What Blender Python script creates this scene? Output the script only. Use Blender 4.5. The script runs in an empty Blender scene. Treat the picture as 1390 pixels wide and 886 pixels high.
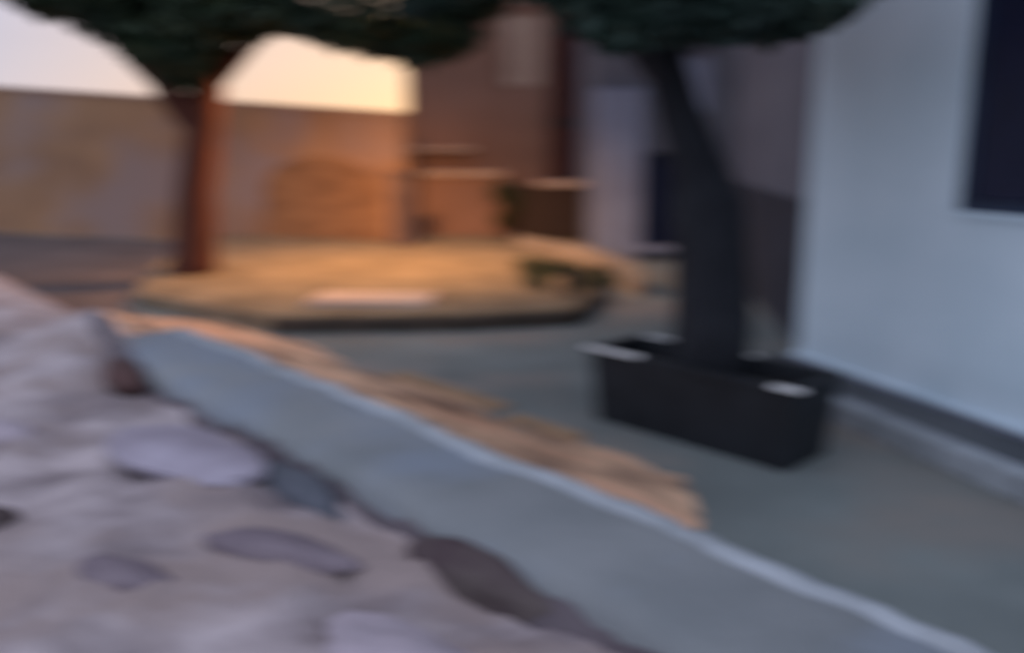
import bpy, bmesh, math, random
from mathutils import Vector, Matrix, noise
random.seed(7)
C = bpy.context.scene
COL = C.collection
R = math.radians

# ---------------------------------------------------------------- camera
F = 1200.0; PITCH = math.atan(243/1200); EYE = 1.7
cam = bpy.data.cameras.new('camera'); camo = bpy.data.objects.new('camera', cam); COL.objects.link(camo)
camo.location = (0, 0, EYE); camo.rotation_euler = (math.pi/2-PITCH, 0, 0)
cam.lens = 36*F/1390; cam.sensor_width = 36; cam.clip_end = 4000; cam.clip_start = 0.05
cam.dof.use_dof = True; cam.dof.focus_distance = 0.9; cam.dof.aperture_fstop = 2.3
cam.dof.aperture_ratio = 0.35
C.camera = camo
# ---------------------------------------------------------------- world and sun (dusk)
SUN_EL = R(3.0); SUN_AZ = R(6)     # azimuth from +Y towards +X
VEIL, VEIL2, GLOW, VS = (.88,.97,1.22), (.65,.59,.71), (1.0,.62,.38), 2.05
w = bpy.data.worlds.new('World'); C.world = w; w.use_nodes = True
nt = w.node_tree; bg = nt.nodes['Background']
sky = nt.nodes.new('ShaderNodeTexSky'); sky.sky_type = 'NISHITA'; sky.sun_disc = False
sky.sun_elevation = SUN_EL; sky.sun_rotation = SUN_AZ
sky.air_density = 1.0; sky.dust_density = 1.2; sky.ozone_density = 3.5
# thin evening cloud veil over the clear sky, pinker and warmer towards the sunset
WN = nt.nodes; WL = nt.links
tc = WN.new('ShaderNodeTexCoord'); cn = WN.new('ShaderNodeTexNoise'); cn.inputs['Scale'].default_value = 2.2; cn.inputs['Detail'].default_value = 6
mpw = WN.new('ShaderNodeMapping'); mpw.inputs['Scale'].default_value = (1,1,3.5)
WL.new(tc.outputs['Generated'], mpw.inputs[0]); WL.new(mpw.outputs[0], cn.inputs['Vector'])
dt = WN.new('ShaderNodeVectorMath'); dt.operation = 'DOT_PRODUCT'
dt.inputs[1].default_value = (math.sin(SUN_AZ), math.cos(SUN_AZ), 0)
WL.new(tc.outputs['Generated'], dt.inputs[0])
gr = WN.new('ShaderNodeValToRGB'); e = gr.color_ramp.elements
e[0].position = .0; e[0].color = (*VEIL, 1); e[1].position = 1; e[1].color = (*GLOW, 1)
x = e.new(.80); x.color = (*VEIL2, 1)
WL.new(dt.outputs['Value'], gr.inputs[0])
br = WN.new('ShaderNodeMapRange'); br.inputs[3].default_value = .85*VS; br.inputs[4].default_value = 1.15*VS
WL.new(cn.outputs[0], br.inputs[0])
vm = WN.new('ShaderNodeVectorMath'); vm.operation = 'SCALE'; WL.new(gr.outputs[0], vm.inputs[0]); WL.new(br.outputs[0], vm.inputs['Scale'])
mixw = WN.new('ShaderNodeMix'); mixw.data_type = 'RGBA'; mixw.inputs[0].default_value = .88
WL.new(sky.outputs[0], mixw.inputs[6]); WL.new(vm.outputs[0], mixw.inputs[7])
WL.new(mixw.outputs[2], bg.inputs[0]); bg.inputs[1].default_value = 0.12
sl = bpy.data.lights.new('sun', 'SUN'); so = bpy.data.objects.new('sun', sl); COL.objects.link(so)
sl.energy = 0.5; sl.angle = R(0.5); sl.color = (1, .72, .5)
sd = Vector((math.sin(SUN_AZ)*math.cos(SUN_EL), math.cos(SUN_AZ)*math.cos(SUN_EL), math.sin(SUN_EL)))
so.rotation_euler = sd.to_track_quat('Z', 'Y').to_euler(); so.location = (0, 30, 20)
C.view_settings.view_transform = 'Standard'; C.view_settings.look = 'None'
C.view_settings.exposure = 2.0; C.view_settings.gamma = 1
C.view_settings.use_curve_mapping = False
LAMP_W = 270

# ---------------------------------------------------------------- materials
def mat(name, col, col2=None, scale=3.0, rough=0.85, bump=0.15, bscale=25, detail=6, col3=None, scale3=1.0, spec=0.3, stretch=(1,1,1), rz=0, lo=.35, hi=.65):
    m = bpy.data.materials.new(name); m.use_nodes = True
    t = m.node_tree; N = t.nodes; L = t.links; b = N['Principled BSDF']
    b.inputs['Roughness'].default_value = rough; b.inputs['Specular IOR Level'].default_value = spec
    tc = N.new('ShaderNodeTexCoord'); mp = N.new('ShaderNodeMapping'); mp.inputs['Scale'].default_value = stretch; mp.vector_type = 'TEXTURE' if rz else 'POINT'; mp.inputs['Rotation'].default_value = (0,0,rz)
    L.new(tc.outputs['Object'], mp.inputs[0])
    n1 = N.new('ShaderNodeTexNoise'); n1.inputs['Scale'].default_value = scale; n1.inputs['Detail'].default_value = detail
    L.new(mp.outputs[0], n1.inputs['Vector'])
    r = N.new('ShaderNodeValToRGB'); r.color_ramp.elements[0].position = lo; r.color_ramp.elements[1].position = hi
    c2 = col2 or tuple(x*.75 for x in col)
    r.color_ramp.elements[0].color = (*c2, 1); r.color_ramp.elements[1].color = (*col, 1)
    L.new(n1.outputs[0], r.inputs[0]); out = r.outputs[0]
    if col3:
        n3 = N.new('ShaderNodeTexNoise'); n3.inputs['Scale'].default_value = scale3; n3.inputs['Detail'].default_value = 4
        L.new(mp.outputs[0], n3.inputs['Vector'])
        r3 = N.new('ShaderNodeValToRGB'); r3.color_ramp.elements[0].position = .48; r3.color_ramp.elements[1].position = .62
        L.new(n3.outputs[0], r3.inputs[0])
        mx = N.new('ShaderNodeMix'); mx.data_type = 'RGBA'
        L.new(r3.outputs[0], mx.inputs[0]); L.new(out, mx.inputs[6]); mx.inputs[7].default_value = (*col3, 1)
        out = mx.outputs[2]
    L.new(out, b.inputs['Base Color'])
    n2 = N.new('ShaderNodeTexNoise'); n2.inputs['Scale'].default_value = bscale; n2.inputs['Detail'].default_value = 8
    L.new(tc.outputs['Object'], n2.inputs['Vector'])
    bp = N.new('ShaderNodeBump'); bp.inputs['Strength'].default_value = bump; bp.inputs['Distance'].default_value = .03
    L.new(n2.outputs[0], bp.inputs['Height']); L.new(bp.outputs[0], b.inputs['Normal'])
    return m
M = dict(
    road=mat('road asphalt', (.22,.24,.23), (.14,.155,.15), .9, .8, .3, 30, col3=(.25,.225,.20), scale3=.6),
    lane=mat('packed brown dirt', (.135,.105,.10), (.085,.065,.065), 1.2, .95, .4, 16),
    step=mat('worn tan stone', (.40,.31,.23), (.24,.18,.13), 3, .85, .3, 20),
    path=mat('footpath asphalt', (.11,.115,.125), (.07,.075,.085), 1.5, .85, .3, 30),
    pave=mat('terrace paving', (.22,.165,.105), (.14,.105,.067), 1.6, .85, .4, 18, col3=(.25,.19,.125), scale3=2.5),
    kerb=mat('kerb stone', (.085,.06,.045), (.05,.038,.03), 3, .85, .3, 25),  # stone darkened to paint the shaded face of the step
    dirt=mat('pinkish dirt', (.50,.42,.425), (.23,.185,.19), 1.7, .95, .7, 14, col3=(.33,.255,.24), scale3=1.2, lo=.38, hi=.60, stretch=(1,2.0,1)),
    sand=mat('sandy rubble', (.85,.52,.33), (.22,.13,.09), 2.6, .95, .6, 22, stretch=(2.2,.5,1), rz=R(-47), lo=.36, hi=.58, col3=(.78,.44,.28), scale3=1.3),
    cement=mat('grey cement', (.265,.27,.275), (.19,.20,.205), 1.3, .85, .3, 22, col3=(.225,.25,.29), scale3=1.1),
    edge_highlight=mat('pale cement highlight', (.42,.44,.47), (.27,.285,.30), 3, .8, .4, 30),  # cement lightened to paint edge highlights
    terra=mat('terracotta plaster', (.40,.22,.12), (.29,.16,.095), 1.1, .9, .25, 12, col3=(.31,.215,.19), scale3=.5),
    arch=mat('dark brick', (.33,.17,.085), (.20,.10,.05), 1.6, .9, .3, 18, stretch=(1,1,4)),
    brown=mat('brown plaster', (.34,.19,.14), (.26,.145,.105), 1.0, .9, .2, 10),
    cream=mat('pale stone', (.62,.46,.36), (.48,.34,.27), 3, .8, .2, 25),
    maroon=mat('maroon wood', (.10,.028,.022), (.06,.018,.016), 2, .6, .2, 12, stretch=(6,6,1)),
    maroonw=mat('maroon painted wall', (.085,.04,.035), (.055,.03,.028), 1.2, .85, .2, 12),
    white=mat('bluish white limewash', (.74,.83,.90), (.62,.72,.79), .8, .85, .2, 9, col3=(.60,.71,.78), scale3=.6),
    greyw=mat('dark grey plaster', (.17,.165,.19), (.125,.12,.145), 1.2, .9, .2, 10),
    greyb=mat('black base paint', (.045,.045,.06), (.03,.03,.04), 2, .8, .2, 10),
    bluegrey=mat('blue grey limewash', (.34,.36,.46), (.26,.27,.35), 1.5, .85, .2, 10),
    navy=mat('navy painted wood', (.016,.020,.055), (.010,.013,.035), 3, .5, .15, 12, stretch=(8,8,1)),
    navyf=mat('navy frame paint', (.022,.035,.07), None, 3, .5, .1, 12),
    black=mat('black painted planter', (.018,.02,.025), (.010,.011,.014), 4, .55, .2, 18),
    rim_glint=mat('pale rim glint', (.85,.83,.82), (.7,.68,.67), 8, .4, .2, 30),  # near-white colour for the painted glints on the planter rim
    foot_shade=mat('wall foot shade', (.13,.105,.115), (.06,.045,.055), 2.2, .9, .5, 14),  # dark colour standing in for shade below the low wall
    soil=mat('dark soil', (.03,.025,.02), (.015,.012,.01), 8, 1, .8, 25),
    bark=mat('reddish bark', (.12,.038,.024), (.055,.02,.014), 4, .95, .8, 14, stretch=(3,3,.6)),
    barkd=mat('dark bark', (.022,.023,.028), (.012,.012,.016), 4, .95, .8, 14, stretch=(3,3,.6)),
    wood=mat('weathered plank', (.42,.27,.16), (.28,.17,.10), 5, .8, .3, 14, stretch=(1,8,8)),
    dwood=mat('dark wood', (.055,.03,.02), (.03,.018,.013), 5, .7, .3, 14, stretch=(1,8,8)),
    iron=mat('dark iron', (.03,.03,.033), None, 5, .5, .1, 30),
    postm=mat('purple grey plaster', (.13,.09,.09), (.09,.06,.065), 2, .9, .2, 12),
    tile=mat('clay roof tiles', (.25,.11,.07), (.16,.07,.05), 4, .9, .4, 12),
    stone_purple=mat('purple grey stone', (.25,.20,.22), (.15,.115,.135), 3, .9, .4, 15),
    stone_mauve=mat('mauve stone', (.40,.35,.41), (.26,.22,.26), 3, .85, .4, 15),
    stone_red=mat('dark red stone', (.11,.055,.05), (.07,.04,.038), 4, .9, .5, 15),
    stone_grey=mat('slate grey stone', (.12,.125,.15), (.07,.075,.09), 4, .9, .4, 15),
    stone_brown=mat('brown clod', (.11,.085,.08), (.07,.045,.05), 5, .95, .6, 15),
    stone_pale=mat('pale stone pink', (.46,.38,.42), (.33,.28,.31), 3, .85, .4, 15),
)
def leafmat(name, a, b_):
    m = mat(name, a, b_, 1.5, .6, 0, 10, 3)
    return m
M['leaf'] = leafmat('leaves', (.045,.07,.035), (.02,.035,.022))
M['leafb'] = leafmat('blue green leaves', (.035,.06,.045), (.015,.028,.024))
M['leafs'] = leafmat('shrub leaves', (.08,.085,.035), (.035,.04,.018))
gm = bpy.data.materials.new('dark glass'); gm.use_nodes = True
g_ = gm.node_tree.nodes['Principled BSDF']; g_.inputs['Base Color'].default_value = (.02,.025,.04,1); g_.inputs['Roughness'].default_value = .15
M['glass'] = gm
em = bpy.data.materials.new('lit lamp bulb'); em.use_nodes = True
e_ = em.node_tree.nodes['Principled BSDF']; e_.inputs['Emission Color'].default_value = (1,.55,.2,1); e_.inputs['Emission Strength'].default_value = 30
M['bulb'] = em

# ---------------------------------------------------------------- helpers
def P(u, v, Y):            # point seen at photo pixel (u, v) at depth Y
    x = (u-695)/F; zc = (443-v)/F
    y = math.cos(PITCH)+zc*math.sin(PITCH); z = -math.sin(PITCH)+zc*math.cos(PITCH); t = Y/y
    return Vector((x*t, Y, EYE+z*t))
def link(name, me, m, parent=None, loc=None):
    o = bpy.data.objects.new(name, me); COL.objects.link(o)
    if m: me.materials.append(M[m] if isinstance(m, str) else m)
    if parent: o.parent = parent
    if loc is not None: o.location = loc
    return o
def tag(o, label=None, cat=None, group=None, kind=None):
    if label: o['label'] = label
    if cat: o['category'] = cat
    if group: o['group'] = group
    if kind: o['kind'] = kind
    return o
def thing(name, label, cat, loc=(0,0,0), rz=0, group=None):
    o = bpy.data.objects.new(name, None); COL.objects.link(o); o.location = loc; o.rotation_euler = (0,0,rz)
    o.empty_display_size = .2
    return tag(o, label, cat, group)
class MB:
    def __init__(s): s.bm = bmesh.new()
    def box(s, a, b, bev=0, rot=0):
        c = [(a[i]+b[i])/2 for i in range(3)]; d = [abs(b[i]-a[i]) for i in range(3)]
        t = bmesh.new(); bmesh.ops.create_cube(t, size=1)
        bmesh.ops.scale(t, vec=d, verts=t.verts)
        if bev: bmesh.ops.bevel(t, geom=t.edges[:], offset=bev, segments=2, affect='EDGES')
        if rot: bmesh.ops.rotate(t, verts=t.verts, cent=(0,0,0), matrix=Matrix.Rotation(rot,3,'Z'))
        bmesh.ops.translate(t, vec=c, verts=t.verts)
        me = bpy.data.meshes.new('t'); t.to_mesh(me); t.free(); s.bm.from_mesh(me); bpy.data.meshes.remove(me); return s
    def tube(s, pts, rad, n=10, wob=0):
        rings = []
        for i, p in enumerate(pts):
            p = Vector(p)
            d = (Vector(pts[min(i+1,len(pts)-1)])-Vector(pts[max(i-1,0)])).normalized()
            a = d.orthogonal().normalized() if i == 0 else (a-d*a.dot(d)).normalized()
            b = d.cross(a); r = rad[i]; ring = []
            for k in range(n):
                th = 2*math.pi*k/n
                q = p+(a*math.cos(th)+b*math.sin(th))*r
                if wob: q += (q-p)*wob*noise.noise(q*5)
                ring.append(s.bm.verts.new(q))
            rings.append(ring)
        for r0, r1 in zip(rings, rings[1:]):
            for k in range(n): s.bm.faces.new((r0[k], r0[(k+1)%n], r1[(k+1)%n], r1[k]))
        s.bm.faces.new(rings[0][::-1]); s.bm.faces.new(rings[-1]); return s
    def prism(s, poly, z0, z1):      # poly in xy
        lo = [s.bm.verts.new((x,y,z0)) for x,y in poly]; hi = [s.bm.verts.new((x,y,z1)) for x,y in poly]
        n = len(poly); s.bm.faces.new(lo[::-1]); s.bm.faces.new(hi)
        for k in range(n): s.bm.faces.new((lo[k], lo[(k+1)%n], hi[(k+1)%n], hi[k]))
        return s
    def prismy(s, poly, y0, y1):     # poly in xz
        lo = [s.bm.verts.new((x,y0,z)) for x,z in poly]; hi = [s.bm.verts.new((x,y1,z)) for x,z in poly]
        n = len(poly); s.bm.faces.new(lo); s.bm.faces.new(hi[::-1])
        for k in range(n): s.bm.faces.new((lo[k], hi[k], hi[(k+1)%n], lo[(k+1)%n]))
        return s
    def build(s, name, m, parent=None, smooth=False, loc=None):
        bmesh.ops.recalc_face_normals(s.bm, faces=s.bm.faces)
        me = bpy.data.meshes.new(name); s.bm.to_mesh(me); s.bm.free()
        if smooth:
            for p in me.polygons: p.use_smooth = True
        return link(name, me, m, parent, loc)
def wall_holes(x0, x1, z0, z1, holes, y0, y1):   # wall slab in local xz with rectangular openings
    b = MB(); xs = sorted({x0,x1,*[h[0] for h in holes],*[h[1] for h in holes]})
    for a, c in zip(xs, xs[1:]):
        hs = sorted([(h[2],h[3]) for h in holes if h[0] <= a+1e-6 and h[1] >= c-1e-6]); z = z0
        for p, q in hs:
            if p > z+1e-4: b.box((a,y0,z),(c,y1,p))
            z = q
        if z < z1-1e-4: b.box((a,y0,z),(c,y1,z1))
    bmesh.ops.remove_doubles(b.bm, verts=b.bm.verts, dist=.0005)
    # drop internal faces between neighbouring slabs
    seen = {}
    for f in b.bm.faces: seen.setdefault(tuple(sorted(v.index for v in f.verts)), []).append(f)
    b.bm.verts.index_update(); seen = {}
    for f in b.bm.faces: seen.setdefault(frozenset(v.index for v in f.verts), []).append(f)
    bmesh.ops.delete(b.bm, geom=[f for fs in seen.values() if len(fs) > 1 for f in fs], context='FACES_ONLY')
    return b
def fbm(x, y, s, seed=0):
    return noise.fractal(Vector((x*s, y*s, seed)), .9, 2.1, 5)

def leaves(blobs, size, name, m, parent, seed, off):
    rnd = random.Random(seed); verts = []; faces = []
    for (c, rad, n) in blobs:
        cc = Vector(c)-off
        for _ in range(n):
            while True:
                d = Vector((rnd.uniform(-1,1),rnd.uniform(-1,1),rnd.uniform(-1,1)))
                if d.length <= 1: break
            d = d*(.55+.45*rnd.random())
            p = cc+Vector((d.x*rad[0],d.y*rad[1],d.z*rad[2]))
            a = Vector((rnd.gauss(0,1),rnd.gauss(0,1),rnd.gauss(0,.5))).normalized(); b2 = a.orthogonal().normalized()
            b2 = (Matrix.Rotation(rnd.uniform(0,6.28),3,a) @ b2)
            L = size*rnd.uniform(.6,1.3); W = L*.38; i = len(verts)
            verts += [p, p+a*L*.5+b2*W, p+a*L, p+a*L*.5-b2*W]; faces.append((i,i+1,i+2,i+3))
    me = bpy.data.meshes.new(name); me.from_pydata([tuple(v) for v in verts], [], faces); me.update()
    return link(name, me, m, parent)
# ---------------------------------------------------------------- ground
bm = bmesh.new(); S = 900
vs = [bm.verts.new(p) for p in ((-S,-S,0),(S,-S,0),(S,S,0),(-S,S,0))]; bm.faces.new(vs)
me = bpy.data.meshes.new('ground'); bm.to_mesh(me); bm.free()
tag(link('ground', me, 'road'), kind='structure')

# raised lamp-lit terrace in front of the garden wall (step edge with a stone kerb)
ter = [(-5.3,16.0),(-4.9,12.2),(-4.1,9.5),(-2.25,8.12),(-.6,8.20),(.62,8.50),(.95,9.6),(1.25,12.2),(1.45,16.84),(-1.75,16.84),(-1.75,15.2)]
t_ = MB(); t_.prism(ter, .0-.05, .15)
tag(t_.build('pavement', 'pave'), kind='structure')
k_ = MB()
for (a, b) in zip(ter[3:7], ter[4:8]):
    a = Vector((*a,0)); b = Vector((*b,0)); d = (b-a); L = d.length; d.normalize(); n = Vector((d.y,-d.x,0)); s = 0
    while s < L-.05:
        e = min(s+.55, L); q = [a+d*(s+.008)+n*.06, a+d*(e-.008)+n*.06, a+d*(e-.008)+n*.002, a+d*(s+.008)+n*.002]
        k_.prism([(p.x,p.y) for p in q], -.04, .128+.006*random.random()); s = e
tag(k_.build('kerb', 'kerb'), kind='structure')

# bank of stony dirt on the near side of the low wall
A0 = Vector((-2.58,6.27,0)); D = Vector((.653,-.758,0)); Nn = Vector((-.758,-.653,0))
def sst(a, b, x):
    x = max(0, min(1, (x-a)/(b-a))); return x*x*(3-2*x)
def bank_z(s, t):
    k = sst(-.3,.5,s)
    z0 = .36*((1-k)*sst(-.45,.2,t)+k*sst(.12,.42,t))-.06
    p = A0+D*s+Nn*t
    z = z0+.06+.07*fbm(p.x,p.y,1.3)*sst(0,.9,t)+.06*fbm(p.x,p.y,3.2,3)*sst(.1,.7,t)-.05
    z += .30*math.exp(-((s-.22)/.62)**2-((t-.50)/.38)**2)     # mound against the wall's end
    z += .07*math.exp(-((s-1.5)/.5)**2-((t-1.6)/.35)**2)
    z += .09*math.exp(-((t-.50)/.55)**2)*k*sst(.3,.5,t)-.05*math.exp(-((t-.60)/.10)**2)*k
    return z
bm = bmesh.new(); ns, ntt = 230, 120; grid = []
for i in range(ns+1):
    s = -9+19*i/ns; row = []
    for j in range(ntt+1):
        t = -.6+8*j/ntt; p = A0+D*s+Nn*t; row.append(bm.verts.new((p.x,p.y,bank_z(s,t))))
    grid.append(row)
for i in range(ns):
    for j in range(ntt): bm.faces.new((grid[i][j],grid[i+1][j],grid[i+1][j+1],grid[i][j+1]))
bmesh.ops.recalc_face_normals(bm, faces=bm.faces)
me = bpy.data.meshes.new('dirt_bank'); bm.to_mesh(me); bm.free()
for p in me.polygons: p.use_smooth = True
bank = tag(link('dirt_bank', me, 'dirt'), kind='structure')

# sandy verge heaped between the low wall and the road
bm = bmesh.new(); ns, ntt = 200, 44; grid = []
for i in range(ns+1):
    s = -3.1+7.9*i/ns; row = []
    wd = 1.42+.16*fbm(s,0,1.1,9)+.07*fbm(s,0,4.5,3)-1.2*sst(3.7,4.8,s)-.9*(1-sst(-3.1,-1.9,s))
    env = (1-sst(3.6,4.8,s))*sst(-3.1,-1.6,s)
    for j in range(ntt+1):
        q = j/ntt; t = .03-(wd+.03)*q; p = A0+D*s+Nn*t
        h = env*(.24*(1-sst(.0,1,q))*(1+.3*fbm(p.x,p.y,2,2))+.05*(1-q)*fbm(s*.5,t*3,2.2,5)+.018*fbm(s*1.2,t*4,3,6)*(1-q**4))
        row.append(bm.verts.new((p.x,p.y,max(h,-.0)+(.006 if j<ntt else -.02))))
    grid.append(row)
for i in range(ns):
    for j in range(ntt): bm.faces.new((grid[i][j],grid[i+1][j],grid[i+1][j+1],grid[i][j+1]))
bmesh.ops.recalc_face_normals(bm, faces=bm.faces)
me = bpy.data.meshes.new('sand'); bm.to_mesh(me); bm.free()
for p in me.polygons: p.use_smooth = True
tag(link('sandy_verge', me, 'sand'), kind='structure')

# dark strip painting the shade along the near foot of the low wall
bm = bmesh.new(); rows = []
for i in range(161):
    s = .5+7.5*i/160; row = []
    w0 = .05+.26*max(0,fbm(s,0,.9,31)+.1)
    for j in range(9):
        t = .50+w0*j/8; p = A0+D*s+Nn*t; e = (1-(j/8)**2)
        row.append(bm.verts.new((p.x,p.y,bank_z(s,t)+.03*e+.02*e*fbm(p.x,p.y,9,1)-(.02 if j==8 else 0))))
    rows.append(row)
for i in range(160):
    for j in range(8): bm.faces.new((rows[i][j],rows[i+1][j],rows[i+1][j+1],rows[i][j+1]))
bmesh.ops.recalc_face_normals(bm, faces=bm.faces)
me = bpy.data.meshes.new('foot_shade_strip'); bm.to_mesh(me); bm.free()
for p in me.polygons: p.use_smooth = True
tag(link('foot_shade_strip', me, 'foot_shade'), kind='structure')

# strip of pavement along the white house, kerbed
pv = MB(); pv.prism([(2.0,6.75),(1.86,6.10),(2.17,5.2),(3.75,.6),(4.6,.6),(2.5,6.75)], -.05, .11)
tag(pv.build('footpath', 'path'), kind='structure')
pk = MB()
for q in range(11):
    a = Vector((1.86,6.10,0)).lerp(Vector((3.75,.6,0)), q/11+.002); b = Vector((1.86,6.10,0)).lerp(Vector((3.75,.6,0)), (q+1)/11-.002)
    n = Vector((-.945,-.325,0))
    pk.prism([(p.x,p.y) for p in (a+n*.06,b+n*.06,b-n*.07,a-n*.07)], -.04, .125)
tag(pk.build('footpath_kerb', 'edge_highlight'), kind='structure')  # pale colour paints the highlight on the kerb edge

# ---------------------------------------------------------------- low cement wall across the foreground
wl = thing('low_wall', 'low flat-topped grey cement wall running diagonally across the foreground', 'wall', A0)
bm = bmesh.new(); ns = 130; prof = [(-.0,-.1),(0.0,.44),(.02,.49),(.06,.50),(.15,.505),(.3,.5),(.44,.495),(.49,.475),(.52,.43),(.53,-.1)]
rows = []
for i in range(ns+1):
    s = .5+8.5*i/ns; row = []
    for t, z in prof:
        p = D*s+Nn*t; q = A0+p
        dz = .022*fbm(q.x,q.y,1.6,4) if z > 0 else 0
        dt = .012*fbm(s,t,2.2,7)
        row.append(bm.verts.new((p.x+Nn.x*dt, p.y+Nn.y*dt, z+dz)))
    rows.append(row)
for i in range(ns):
    for j in range(len(prof)-1): bm.faces.new((rows[i][j],rows[i+1][j],rows[i+1][j+1],rows[i][j+1]))
bm.faces.new(rows[0]); bm.faces.new(rows[-1][::-1])
bmesh.ops.recalc_face_normals(bm, faces=bm.faces)
me = bpy.data.meshes.new('wall_body'); bm.to_mesh(me); bm.free()
for p in me.polygons: p.use_smooth = True
link('wall_body', me, 'cement', wl)
bm = bmesh.new(); rows = []
for i in range(ns+1):        # pale strip painting a highlight along the road side of the top
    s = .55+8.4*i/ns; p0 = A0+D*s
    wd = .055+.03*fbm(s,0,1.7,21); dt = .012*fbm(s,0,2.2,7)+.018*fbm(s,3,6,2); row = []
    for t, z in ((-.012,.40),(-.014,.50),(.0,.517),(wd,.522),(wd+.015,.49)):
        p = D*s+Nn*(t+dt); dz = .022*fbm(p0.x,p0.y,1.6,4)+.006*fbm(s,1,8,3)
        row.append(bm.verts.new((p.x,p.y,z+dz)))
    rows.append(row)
for i in range(ns):
    for j in range(4): bm.faces.new((rows[i][j],rows[i+1][j],rows[i+1][j+1],rows[i][j+1]))
bmesh.ops.recalc_face_normals(bm, faces=bm.faces)
me = bpy.data.meshes.new('highlight_strip'); bm.to_mesh(me); bm.free()
for p in me.polygons: p.use_smooth = True
link('highlight_strip', me, 'edge_highlight', wl)

ln = MB(); ln.prism([(-16,21.4),(-10.5,17.9),(-5.4,15.9),(-5.0,12.2),(-4.2,9.4),(-3.2,8.2),(-8,7.6),(-16,9)], -.05, .006)
tag(ln.build('dirt_lane', 'lane'), kind='structure')
# ---------------------------------------------------------------- stones on the bank
def stone(name, x, y, size, m, label, rz=0, sink=.4, cat='stone', seed=0):
    bm = bmesh.new(); bmesh.ops.create_icosphere(bm, subdivisions=4, radius=.5)
    for v in bm.verts:
        q = v.co*1.0
        for k in range(7):
            nn = Vector((noise.noise(Vector((seed,k,1))),noise.noise(Vector((seed,k,5))),noise.noise(Vector((seed,k,9))))).normalized(); dd = q.dot(nn)-.36
            if dd > 0: q -= nn*dd*.9
        v.co = q
        v.co *= 1+.22*noise.noise(v.co*2.3+Vector((seed,0,0)))+.10*noise.noise(v.co*6+Vector((seed,4,0)))
        v.co = Vector((v.co.x*size[0], v.co.y*size[1], v.co.z*size[2]))
    me = bpy.data.meshes.new(name); bm.to_mesh(me); bm.free()
    for p in me.polygons: p.use_smooth = True
    r = Vector((x,y,0))-A0; z = bank_z(r.dot(D), r.dot(Nn))
    o = link(name, me, m, None, (x,y,z+size[2]*(.5-sink))); o.rotation_euler = (0,0,rz)
    return tag(o, label, cat)
stone('flat_stone', -1.44, 3.66, (1.0,.42,.13), 'stone_mauve', 'large pale mauve flat stone lying in the dirt beside the low wall', R(-38), .42, seed=1)
stone('stone', -2.27, 4.98, (.62,.20,.20), 'stone_red', 'dark reddish stone by the left end of the low wall', R(-50), .38, seed=2)
stone('stone', -.84, 3.32, (.62,.15,.18), 'stone_grey', 'long slate grey stone wedged against the near face of the low wall', R(-49), .36, seed=3)
stone('earth_clod', -.10, 2.56, (.66,.17,.18), 'stone_brown', 'dark brown clod of earth pressed against the low wall near the camera', R(-47), .36, 'clod', seed=4)
stone('stone', -2.0, 3.10, (.26,.18,.14), 'stone_brown', 'dark stone at the left edge of the view', R(20), .45, seed=5)
stone('stone', -1.24, 2.62, (.40,.14,.10), 'stone_purple', 'small purplish stone lying in the dirt near the lower left corner', R(-25), .62, seed=6)
stone('stone', -.30, 2.14, (.55,.28,.12), 'stone_pale', 'pale pinkish stone in the dirt at the bottom edge of the view', R(-36), .5, seed=7)
stone('stone', -2.55, 4.15, (.45,.24,.14), 'stone_pale', 'pale pinkish stone in the dirt at left behind the mauve flat stone', R(-12), .5, seed=8)
stone('stone', -.78, 2.76, (.62,.16,.10), 'stone_purple', 'long low purplish stone half buried in dirt just below the mauve flat stone', R(-22), .62, seed=9)

# ---------------------------------------------------------------- planks on the sand
def plank(x, y, z, L, w_, rz, tilt, label):
    m_ = MB(); m_.box((-L/2,-w_/2,0),(L/2,w_/2,.03),.004)
    o = m_.build('plank', 'wood', None, loc=(x,y,z)); o.rotation_euler = (0,tilt,rz); return tag(o, label, 'plank')
plank(.18,4.62,.19,.46,.09,R(-38),R(4),'short pale plank lying on the sandy verge nearest the black planter')
plank(-.42,5.45,.17,.95,.12,R(-40),R(3),'long brown plank lying on the sandy verge midway along the low wall')

# ---------------------------------------------------------------- stone slab on the terrace
sb = MB(); sb.box((-.62,-.34,0),(.62,.34,.07),.012)
o = sb.build('stone_slab', 'cream', None, loc=(-1.42,8.95,.13)); o.rotation_euler = (0,0,R(-3)); tag(o, 'flat pale stone slab lying on the lamp-lit terrace by its kerb', 'slab')
tr = MB(); tr.prism([(.07,14.9),(1.15,13.0),(1.58,10.7),(1.52,10.2),(1.28,10.9),(.92,12.4),(.06,14.3)], -.03, .27)
tag(tr.build('doorstep', 'step'), 'long pale stone doorstep running beside the terrace towards the blue-grey pillar', 'step')
rnd = random.Random(12)
wd_ = leaves([(Vector((rnd.uniform(.15,1.15),rnd.uniform(9.7,11.6),rnd.uniform(.16,.24))),(.2,.2,.09),90) for _ in range(20)], .06, 'shade_tufts', 'leafs', None, 19, Vector((0,0,0)))  # leaf tufts added to make the dark shadow below the doorstep
tag(wd_, 'low olive weeds added as shade on the terrace in front of the pale doorstep', 'weeds', kind='stuff')
# small dark bollard at the terrace corner
bo = thing('bollard', 'small dark brown stump post standing at the corner of the lamp-lit terrace kerb', 'bollard', (.62,9.3,.13))
MB().tube([(0,0,0),(0,0,.03),(0,0,.26),(0,0,.30)],[.09,.075,.07,.05],14).build('post', 'dwood', bo, True)
MB().tube([(0,0,.19),(0,0,.22)],[.08,.08],14).build('band', 'iron', bo)

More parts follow.
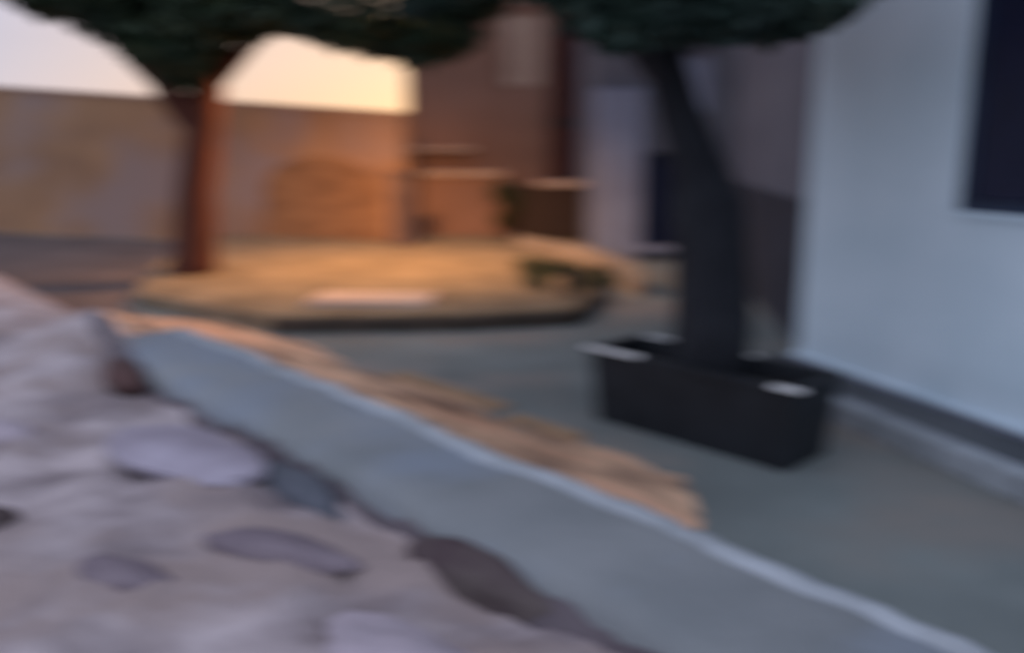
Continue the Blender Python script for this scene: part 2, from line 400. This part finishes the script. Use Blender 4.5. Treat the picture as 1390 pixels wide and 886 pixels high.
# ---------------------------------------------------------------- planter trough with its tree
PD = math.atan2(-1.09,1.04)
pl = thing('planter', 'black rectangular planter trough with painted rim glints holding the dark-trunked tree', 'planter', (1.16,5.10,0), PD)
h = .44; LX, LY = .70, .25
b = MB(); bb = b.bm
o_ = [(-LX+.04,-LY+.03),(LX-.04,-LY+.03),(LX-.04,LY-.03),(-LX+.04,LY-.03)]; t1 = [(-LX,-LY),(LX,-LY),(LX,LY),(-LX,LY)]
i1 = [(-LX+.05,-LY+.05),(LX-.05,-LY+.05),(LX-.05,LY-.05),(-LX+.05,LY-.05)]
r0 = [bb.verts.new((x,y,.0)) for x,y in o_]; r1 = [bb.verts.new((x,y,h)) for x,y in t1]; r2 = [bb.verts.new((x,y,h)) for x,y in i1]; r3 = [bb.verts.new((x,y,.25)) for x,y in i1]
for a, c in ((r0,r1),(r1,r2),(r2,r3)):
    for k in range(4): bb.faces.new((a[k],a[(k+1)%4],c[(k+1)%4],c[k]))
bb.faces.new(r0); bb.faces.new(r3)
b.build('trough', 'black', pl)
rm = MB()
for a, c in (((-LX-.02,-LY-.025,h),(LX+.02,-LY+.05,h+.035)),((-LX-.02,LY-.05,h),(LX+.02,LY+.025,h+.035)),((-LX-.021,-LY+.052,h),(-LX+.05,LY-.052,h+.034)),((LX-.05,-LY+.052,h),(LX+.021,LY-.052,h+.034))):
    rm.box(a,c,.008)
rim = rm.build('rim', 'black', pl)
for x0, x1, y0 in ((-LX-.022,-.30,-LY-.03),(.58,LX+.06,-LY-.03)): sc = MB(); sc.box((x0,y0,h+.020),(x1,y0+.034,h+.042),.004); sc.build('glint_strip', 'rim_glint', rim)  # pale strips paint glints along the rim
for x0, x1 in ((-LX+.05,-.40),(-.05,.20)): sc = MB(); sc.box((x0,LY-.03,h+.012),(x1,LY+.02,h+.040),.004); sc.build('glint_strip', 'rim_glint', rim)
bm = bmesh.new(); bmesh.ops.create_grid(bm, x_segments=30, y_segments=14, size=1)
for v in bm.verts:
    v.co = Vector((v.co.x*(LX-.051), v.co.y*(LY-.051), .37+.03*noise.noise(Vector((v.co.x*6,v.co.y*3,0)))))
me = bpy.data.meshes.new('soil'); bm.to_mesh(me); bm.free(); link('soil', me, 'soil', pl)

# ---------------------------------------------------------------- trees
def limb(b, p0, p1, r0, r1, n=7, bend=.12, seed=0):
    p0 = Vector(p0); p1 = Vector(p1); pts = []; rr = []
    for i in range(n):
        t = i/(n-1); q = p0.lerp(p1, t); L = (p1-p0).length
        q += Vector((noise.noise(Vector((seed,t*2,0))),noise.noise(Vector((seed,t*2,5))),noise.noise(Vector((seed,t*2,9)))*.6))*bend*L*math.sin(math.pi*t)
        pts.append(q); rr.append(r0+(r1-r0)*t)
    b.tube(pts, rr, 10, .25)

# tree behind the bank, in front of the garden wall
base = Vector((-4.0,11.1,0)); T = thing('broadleaf_tree', 'tree with reddish brown trunk and low dark crown in front of the terracotta garden wall', 'tree', base)
b = MB()
tp = [P(258,400,11.1),P(262,350,11.1),P(268,260,11.1),P(276,180,11.1),P(280,120,11.1),P(282,60,11.1)]
tp[0].z = -.05
b.tube([p-base for p in tp], [.34,.27,.24,.22,.21,.19], 14, .3)
top = tp[-1]-base
limb(b, tp[3]-base, P(150,40,11.3)-base, .15, .06, seed=1)
limb(b, tp[3]-base, P(215,88,11.0)-base, .17, .07, seed=6)
limb(b, tp[4]-base, P(420,-20,11.0)-base, .12, .05, seed=2)
limb(b, top, P(230,-330,11.3)-base, .17, .05, seed=3); limb(b, top, P(470,-230,10.6)-base, .13, .04, seed=4); limb(b, top, P(60,-200,11.8)-base, .13, .04, seed=5)
b.build('trunk', 'bark', T, True)
rnd = random.Random(3); bl = []
edge = [(-60,0),(0,6),(60,30),(110,42),(150,62),(200,88),(235,112),(262,112),(300,45),(340,42),(400,55),(450,66),(500,76),(545,98),(600,92),(640,60),(690,10)]
def ev(u, e):
    if u <= e[0][0]: return e[0][1]
    for (a, va), (c, vc) in zip(e, e[1:]):
        if a <= u <= c: return va+(vc-va)*(u-a)/(c-a)
    return e[-1][1]
u = -120
while u < 690:        # lower fringe of the crown
    for Y in (10.2,11.0,11.8):
        v = ev(u, edge)-16-rnd.uniform(0,34); bl.append((P(u+rnd.uniform(-8,8),v,Y),(.24,.4,rnd.uniform(.08,.2)),200))
    u += 22
for _ in range(12):
    bl.append((P(rnd.uniform(205,300),rnd.uniform(40,88),rnd.uniform(10.7,11.2)),(.2,.25,.16),200))
for (u_, v_) in ((232,96),(246,104),(258,106),(240,88),(225,82),(300,36),(318,40),(332,44),(310,26),(345,40),(180,30),(200,40)):
    for Y in (10.6,11.1): bl.append((P(u_,v_,Y),(.2,.25,.13),190))
for _ in range(46):   # denser boughs either side of the fork
    u = rnd.uniform(-60,290); bl.append((P(u,ev(u,edge)-rnd.uniform(25,75),rnd.uniform(10.5,11.6)),(.3,.35,.22),260))
for _ in range(170):  # body of the crown
    u = rnd.uniform(-200,640); Y = rnd.uniform(9.6,12.6); cu = (u-220)/460; hh = max(.15, math.sqrt(max(0,1-cu*cu)))
    v = ev(u,edge)-60-rnd.uniform(0,1)*430*hh; bl.append((P(u,v,Y),(.55,.6,.45),330))
LP_ = Vector((-1.7,11.7,3.2))
bl = [q for q in bl if math.hypot(q[0].x-LP_.x, q[0].y-LP_.y) > .62 or abs(q[0].z-LP_.z) > .9]
leaves(bl, .13, 'crown', 'leaf', T, 5, base)

# tree growing out of the planter
base2 = Vector((1.18,5.12,.38)); T2 = thing('broadleaf_tree', 'dark leaning tree growing out of the black planter in front of the white house', 'tree', base2)
b = MB()
tp = [base2-Vector((0,0,.05)),P(962,440,5.25),P(962,350,5.4),P(962,285,5.45),P(945,215,5.5),P(922,150,5.5),P(905,90,5.5),P(890,30,5.5),P(880,-40,5.5)]
b.tube([p-base2 for p in tp],[.24,.22,.215,.215,.15,.12,.12,.14,.13],14,.35)
top = tp[6]-base2
limb(b, tp[5]-base2, P(850,40,5.7)-base2, .08,.04, seed=11)
limb(b, tp[-1]-base2, P(1060,-120,5.2)-base2, .09,.03, seed=12); limb(b, tp[-1]-base2, P(700,-200,6.0)-base2, .09,.03, seed=13); limb(b, tp[-1]-base2, P(900,-380,5.4)-base2, .09,.03, seed=14)
b.build('trunk', 'barkd', T2, True)
edge2 = [(560,40),(640,0),(720,-10),(780,30),(830,62),(880,80),(930,66),(1000,60),(1060,62),(1110,50),(1145,12),(1200,0),(1260,-60)]
bl = []; u = 575
while u < 1240:
    for Y in ((4.8,5.6,6.4) if u < 1080 else (4.6,5.0)):
        v = ev(u, edge2)-16-rnd.uniform(0,34); bl.append((P(u+rnd.uniform(-8,8),v,Y),(.14,.26,rnd.uniform(.04,.10)),130))
    u += 20
for _ in range(110):
    u = rnd.uniform(600,1090); Y = rnd.uniform(4.7,6.3); cu = (u-850)/330; hh = max(.15, math.sqrt(max(0,1-cu*cu)))
    v = ev(u,edge2)-60-rnd.uniform(0,1)*360*hh; bl.append((P(u,v,Y),(.34,.4,.26),230))
leaves(bl, .085, 'crown', 'leafb', T2, 8, base2)

# shrub
base3 = Vector((-.05,15.2,.13)); T3 = thing('shrub', 'small olive green shrub beside the dark wooden chest at the brown house', 'shrub', base3)
b = MB()
for k in range(5): limb(b, (0,0,0), (.2*math.cos(k*1.3),.2*math.sin(k*1.3),.6), .02,.008, seed=20+k)
b.build('stem', 'bark', T3)
leaves([(base3+Vector((rnd.uniform(-.2,.2),rnd.uniform(-.2,.2),rnd.uniform(.3,.9))),(.2,.2,.2),130) for _ in range(16)], .07, 'foliage', 'leafs', T3, 9, base3)

# ---------------------------------------------------------------- garden wall
ga, gb = Vector((-10.48,18.1,0)), Vector((-1.8,14.85,0)); gd = (gb-ga).normalized(); gang = math.atan2(gd.y,gd.x); gl = (gb-ga).length
G = thing('garden_wall', 'terracotta plastered garden wall behind the reddish tree trunk', 'wall', ga, gang)
b = MB(); b.prismy([(-8,-.1),(gl,-.1),(gl,2.20),(0,2.84),(-8,3.2)], 0, .28); b.build('wall', 'terra', G)
b = MB(); b.prismy([(-8,3.2),(0,2.842),(gl+.02,2.202),(gl+.02,2.262),(0,2.905),(-8,3.262)], -.035, .315); b.build('coping', 'brown', G)
ap = []; x0, x1 = gl-2.75, gl-.45; cx = (x0+x1)/2; rx = (x1-x0)/2
ap = [(x0,.16),(x1,.16),(x1,.95)]+[(cx+rx*math.cos(a), .95+.60*math.sin(a)) for a in [math.pi*k/14 for k in range(1,14)]]+[(x0,.95)]
b = MB(); b.prismy(ap, -.035, -.0); ar = b.build('blocked_arch', 'arch', G); ar['label'] = 'darker bricked-up arch in the lamp-lit end of the wall'
bs = MB(); bs.box((-8,-.03,-.1),(x0-.02,.0,.42),.004); bs.build('base_course', 'terra', G)
# gate pillar
gp = thing('gate_pillar', 'short dark purplish pillar at the right end of the terracotta garden wall', 'pillar', (-1.72,14.45,.13), R(-20))
b = MB(); b.box((-.17,-.17,0),(.17,.17,1.12),.015); b.build('shaft', 'postm', gp)
b = MB(); b.box((-.21,-.21,1.12),(.21,.21,1.19),.015); b.build('cap', 'postm', gp)
# street lantern hung on a wire above the picture
lp = thing('hanging_lantern', 'iron lantern with warm bulb hung on a wire behind the left crown', 'lantern', (-1.7,11.7,3.32))
b = MB(); b.tube([(-.3,5.2,2.4),(-.1,2.6,1.6),(0,0,1.3),(1.4,-2.6,1.5),(3.9,-5.1,2.3)],[.008]*5,6); b.build('wire', 'iron', lp)
MB().tube([(0,0,1.3),(0,0,.12),(0,0,.10),(0,0,-.04)],[.012,.02,.06,.24],20).build('lamp_shade', 'iron', lp)
b = MB(); bmesh.ops.create_uvsphere(b.bm, u_segments=16, v_segments=10, radius=.07); b.build('bulb', 'bulb', lp, True, (0,0,-.12))
ll = bpy.data.lights.new('lamp_light','SPOT'); lo = bpy.data.objects.new('lamp_light', ll); COL.objects.link(lo); lo.parent = lp
lo.location = (0,0,-.21); lo.rotation_euler = (R(8),R(10),0)
ll.energy = LAMP_W; ll.color = (1,.50,.20); ll.shadow_soft_size = .15; ll.spot_size = R(165); ll.spot_blend = .8

# ---------------------------------------------------------------- brown house
BH = thing('brown_house', 'dim brown plastered house with tall maroon gate behind the lamp-lit terrace', 'house', (-1.95,16.85,0))
def w2(x): return x+1.95
holes = [(w2(-.22),w2(.62),2.75,4.15),(w2(.68),w2(1.48),.0,4.3)]
wall_holes(0, 3.16, -.1, 7, holes, 0, .35).build('wall', 'brown', BH)
b = MB(); b.box((.01,.36,-.1),(3.15,7,6.9)); b.build('rear_volume', 'brown', BH)
wf = MB()
for a, c in (((w2(-.22),.05,2.75),(w2(-.15),.13,4.15)),((w2(.55),.05,2.75),(w2(.62),.13,4.15)),((w2(-.15),.05,2.75),(w2(.55),.13,2.82)),((w2(-.15),.05,4.08),(w2(.55),.13,4.15)),((w2(.17),.05,2.82),(w2(.23),.13,4.08))): wf.box(a,c)
win = wf.build('window', 'brown', BH)
b = MB(); b.box((w2(-.15),.08,2.82),(w2(.17),.10,4.08)); b.box((w2(.23),.08,2.82),(w2(.55),.10,4.08)); b.build('shutter', 'cream', win)
gt = MB()
for k in range(5): gt.box((w2(.69)+k*.156,.06,.02),(w2(.69)+k*.156+.148,.12,4.28),.006)
gate = gt.build('door', 'maroon', BH)
for z in (.5,2.1,3.7): b = MB(); b.box((w2(.70),.03,z),(w2(1.46),.06,z+.08),.004); b.build('hinge_strap', 'iron', gate)
b = MB(); b.box((w2(-1.9),-.22,1.62),(w2(-.72),-.002,1.70),.01); b.build('ledge', 'cream', BH)
b = MB(); b.box((-.3,-.35,7),(3.17,7.3,7.12),.01); b.box((-.2,-.25,7.12),(3.15,7.2,7.3),.01); b.build('roof', 'tile', BH)

lw = thing('side_wall', 'low brown wall with pale coping in front of the brown house', 'wall', (-1.8,15.95,.13))
b = MB(); b.box((0,0,-.15),(1.62,.25,1.06)); b.build('wall', 'brown', lw)
b = MB(); b.box((-.04,-.06,1.06),(1.66,.31,1.15),.01); b.build('coping', 'cream', lw)
ch = thing('wooden_chest', 'dark wooden chest with pale lid before the tall maroon gate', 'chest', (.12,15.05,.13))
b = MB(); b.box((0,0,.04),(1.25,.6,.92),.01)
for x in (.0,1.17): b.box((x,-.01,0),(x+.08,.07,.93),.004)
b.build('body', 'dwood', ch)
b = MB(); b.box((.30,-.06,.921),(1.30,.66,1.0),.012); b.build('lid', 'cream', ch)

# ---------------------------------------------------------------- grey house with blue-grey pilaster and navy door, end of the street
GH = thing('grey_house', 'dim grey house with a pale blue-grey pillar and navy door beyond the planter tree', 'house', (1.22,13.6,0))
holes = [(.78,2.0,.22,1.62),(1.28,1.80,2.15,3.1)]
wall_holes(0, 4.6, -.1, 7, holes, 0, .35).build('wall', 'greyw', GH)
b = MB(); b.box((.01,.36,-.1),(4.59,6,6.9)); b.build('rear_volume', 'greyw', GH)
b = MB(); b.box((.0,-.09,-.05),(.74,-.002,2.55),.01); b.build('pillar', 'bluegrey', GH)
dr = MB()
for k in range(6): dr.box((.79+k*.2,.10,.23),(.79+k*.2+.193,.16,1.61),.005)
d_ = dr.build('door', 'navy', GH)
b = MB(); b.tube([(1.3,.04,.9),(1.3,.06,.9),(1.3,.1,.9)],[.03,.03,.015],12); b.build('handle', 'iron', d_)
b = MB(); b.box((.55,-.18,.14),(2.1,-.003,.215),.01); b.build('sill', 'bluegrey', GH)
b = MB(); b.box((1.30,.08,2.17),(1.78,.10,3.08)); pn = b.build('window', 'bluegrey', GH)
b = MB(); b.box((1.281,.04,2.151),(1.34,.12,3.099)); b.box((1.74,.04,2.151),(1.799,.12,3.099)); b.box((1.34,.04,2.151),(1.74,.12,2.21)); b.box((1.34,.04,3.04),(1.74,.12,3.099)); b.build('frame', 'greyw', pn)
b = MB(); b.box((-.05,-.25,7),(4.9,6.2,7.2),.02); b.build('roof', 'tile', GH)
# side building closing the street between the grey and the white house
SH = thing('recessed_building', 'dark grey building with black base between the navy door and the white house', 'building', (3.1,12.6,0), math.atan2(-5.6,-.66))
L = math.hypot(5.6,.66)
b = MB(); b.box((0,0,1.25),(L,3,7)); b.build('wall', 'greyw', SH)
b = MB(); b.box((0,-.02,-.1),(L,3.0,1.25)); b.build('base_course', 'greyb', SH)
b = MB(); b.box((-.05,-.2,7),(L+.05,3.2,7.2),.02); b.build('roof', 'tile', SH)

# ---------------------------------------------------------------- white house
WH = thing('white_house', 'bluish white limewashed house with navy shuttered window at the right', 'house', (2.19,6.62,0), math.atan2(-.942,.335))
holes = [(1.38,2.60,1.33,2.85)]
wall_holes(0, 7.5, -.1, 6.5, holes, 0, .4).build('wall', 'white', WH)
b = MB(); b.box((.01,.401,-.1),(7.49,5,6.45)); b.build('rear_volume', 'white', WH)
b = MB(); b.box((0,-.03,-.1),(7.5,-.0,.14),.006); b.build('plinth', 'bluegrey', WH)
b = MB(); b.box((-.02,-.05,.14),(7.52,-.0,.165),.006); b.build('plinth_edge', 'white', WH)
wf = MB()
for a, c in (((1.381,.02,1.331),(1.45,.12,2.849)),((2.53,.02,1.331),(2.599,.12,2.849)),((1.45,.02,1.331),(2.53,.12,1.40)),((1.45,.02,2.78),(2.53,.12,2.849))): wf.box(a,c)
win = wf.build('window', 'navyf', WH)
b = MB()
for a, c in ((1.455,1.985),(1.995,2.525)): b.box((a,.04,1.405),(c,.08,2.775),.006)
for a, c in ((1.455,1.985),(1.995,2.525)):
    z = 1.49
    while z < 2.70: b.box((a+.06,.025,z),(c-.06,.05,z+.035),.003); z += .055
b.build('shutter', 'navy', win)
b = MB(); b.box((1.42,-.03,1.295),(2.66,.02,1.33),.012); b.build('sill', 'white', win)
b = MB(); b.box((-.2,-.45,6.5),(7.7,5.3,6.65),.02); b.build('roof', 'tile', WH)
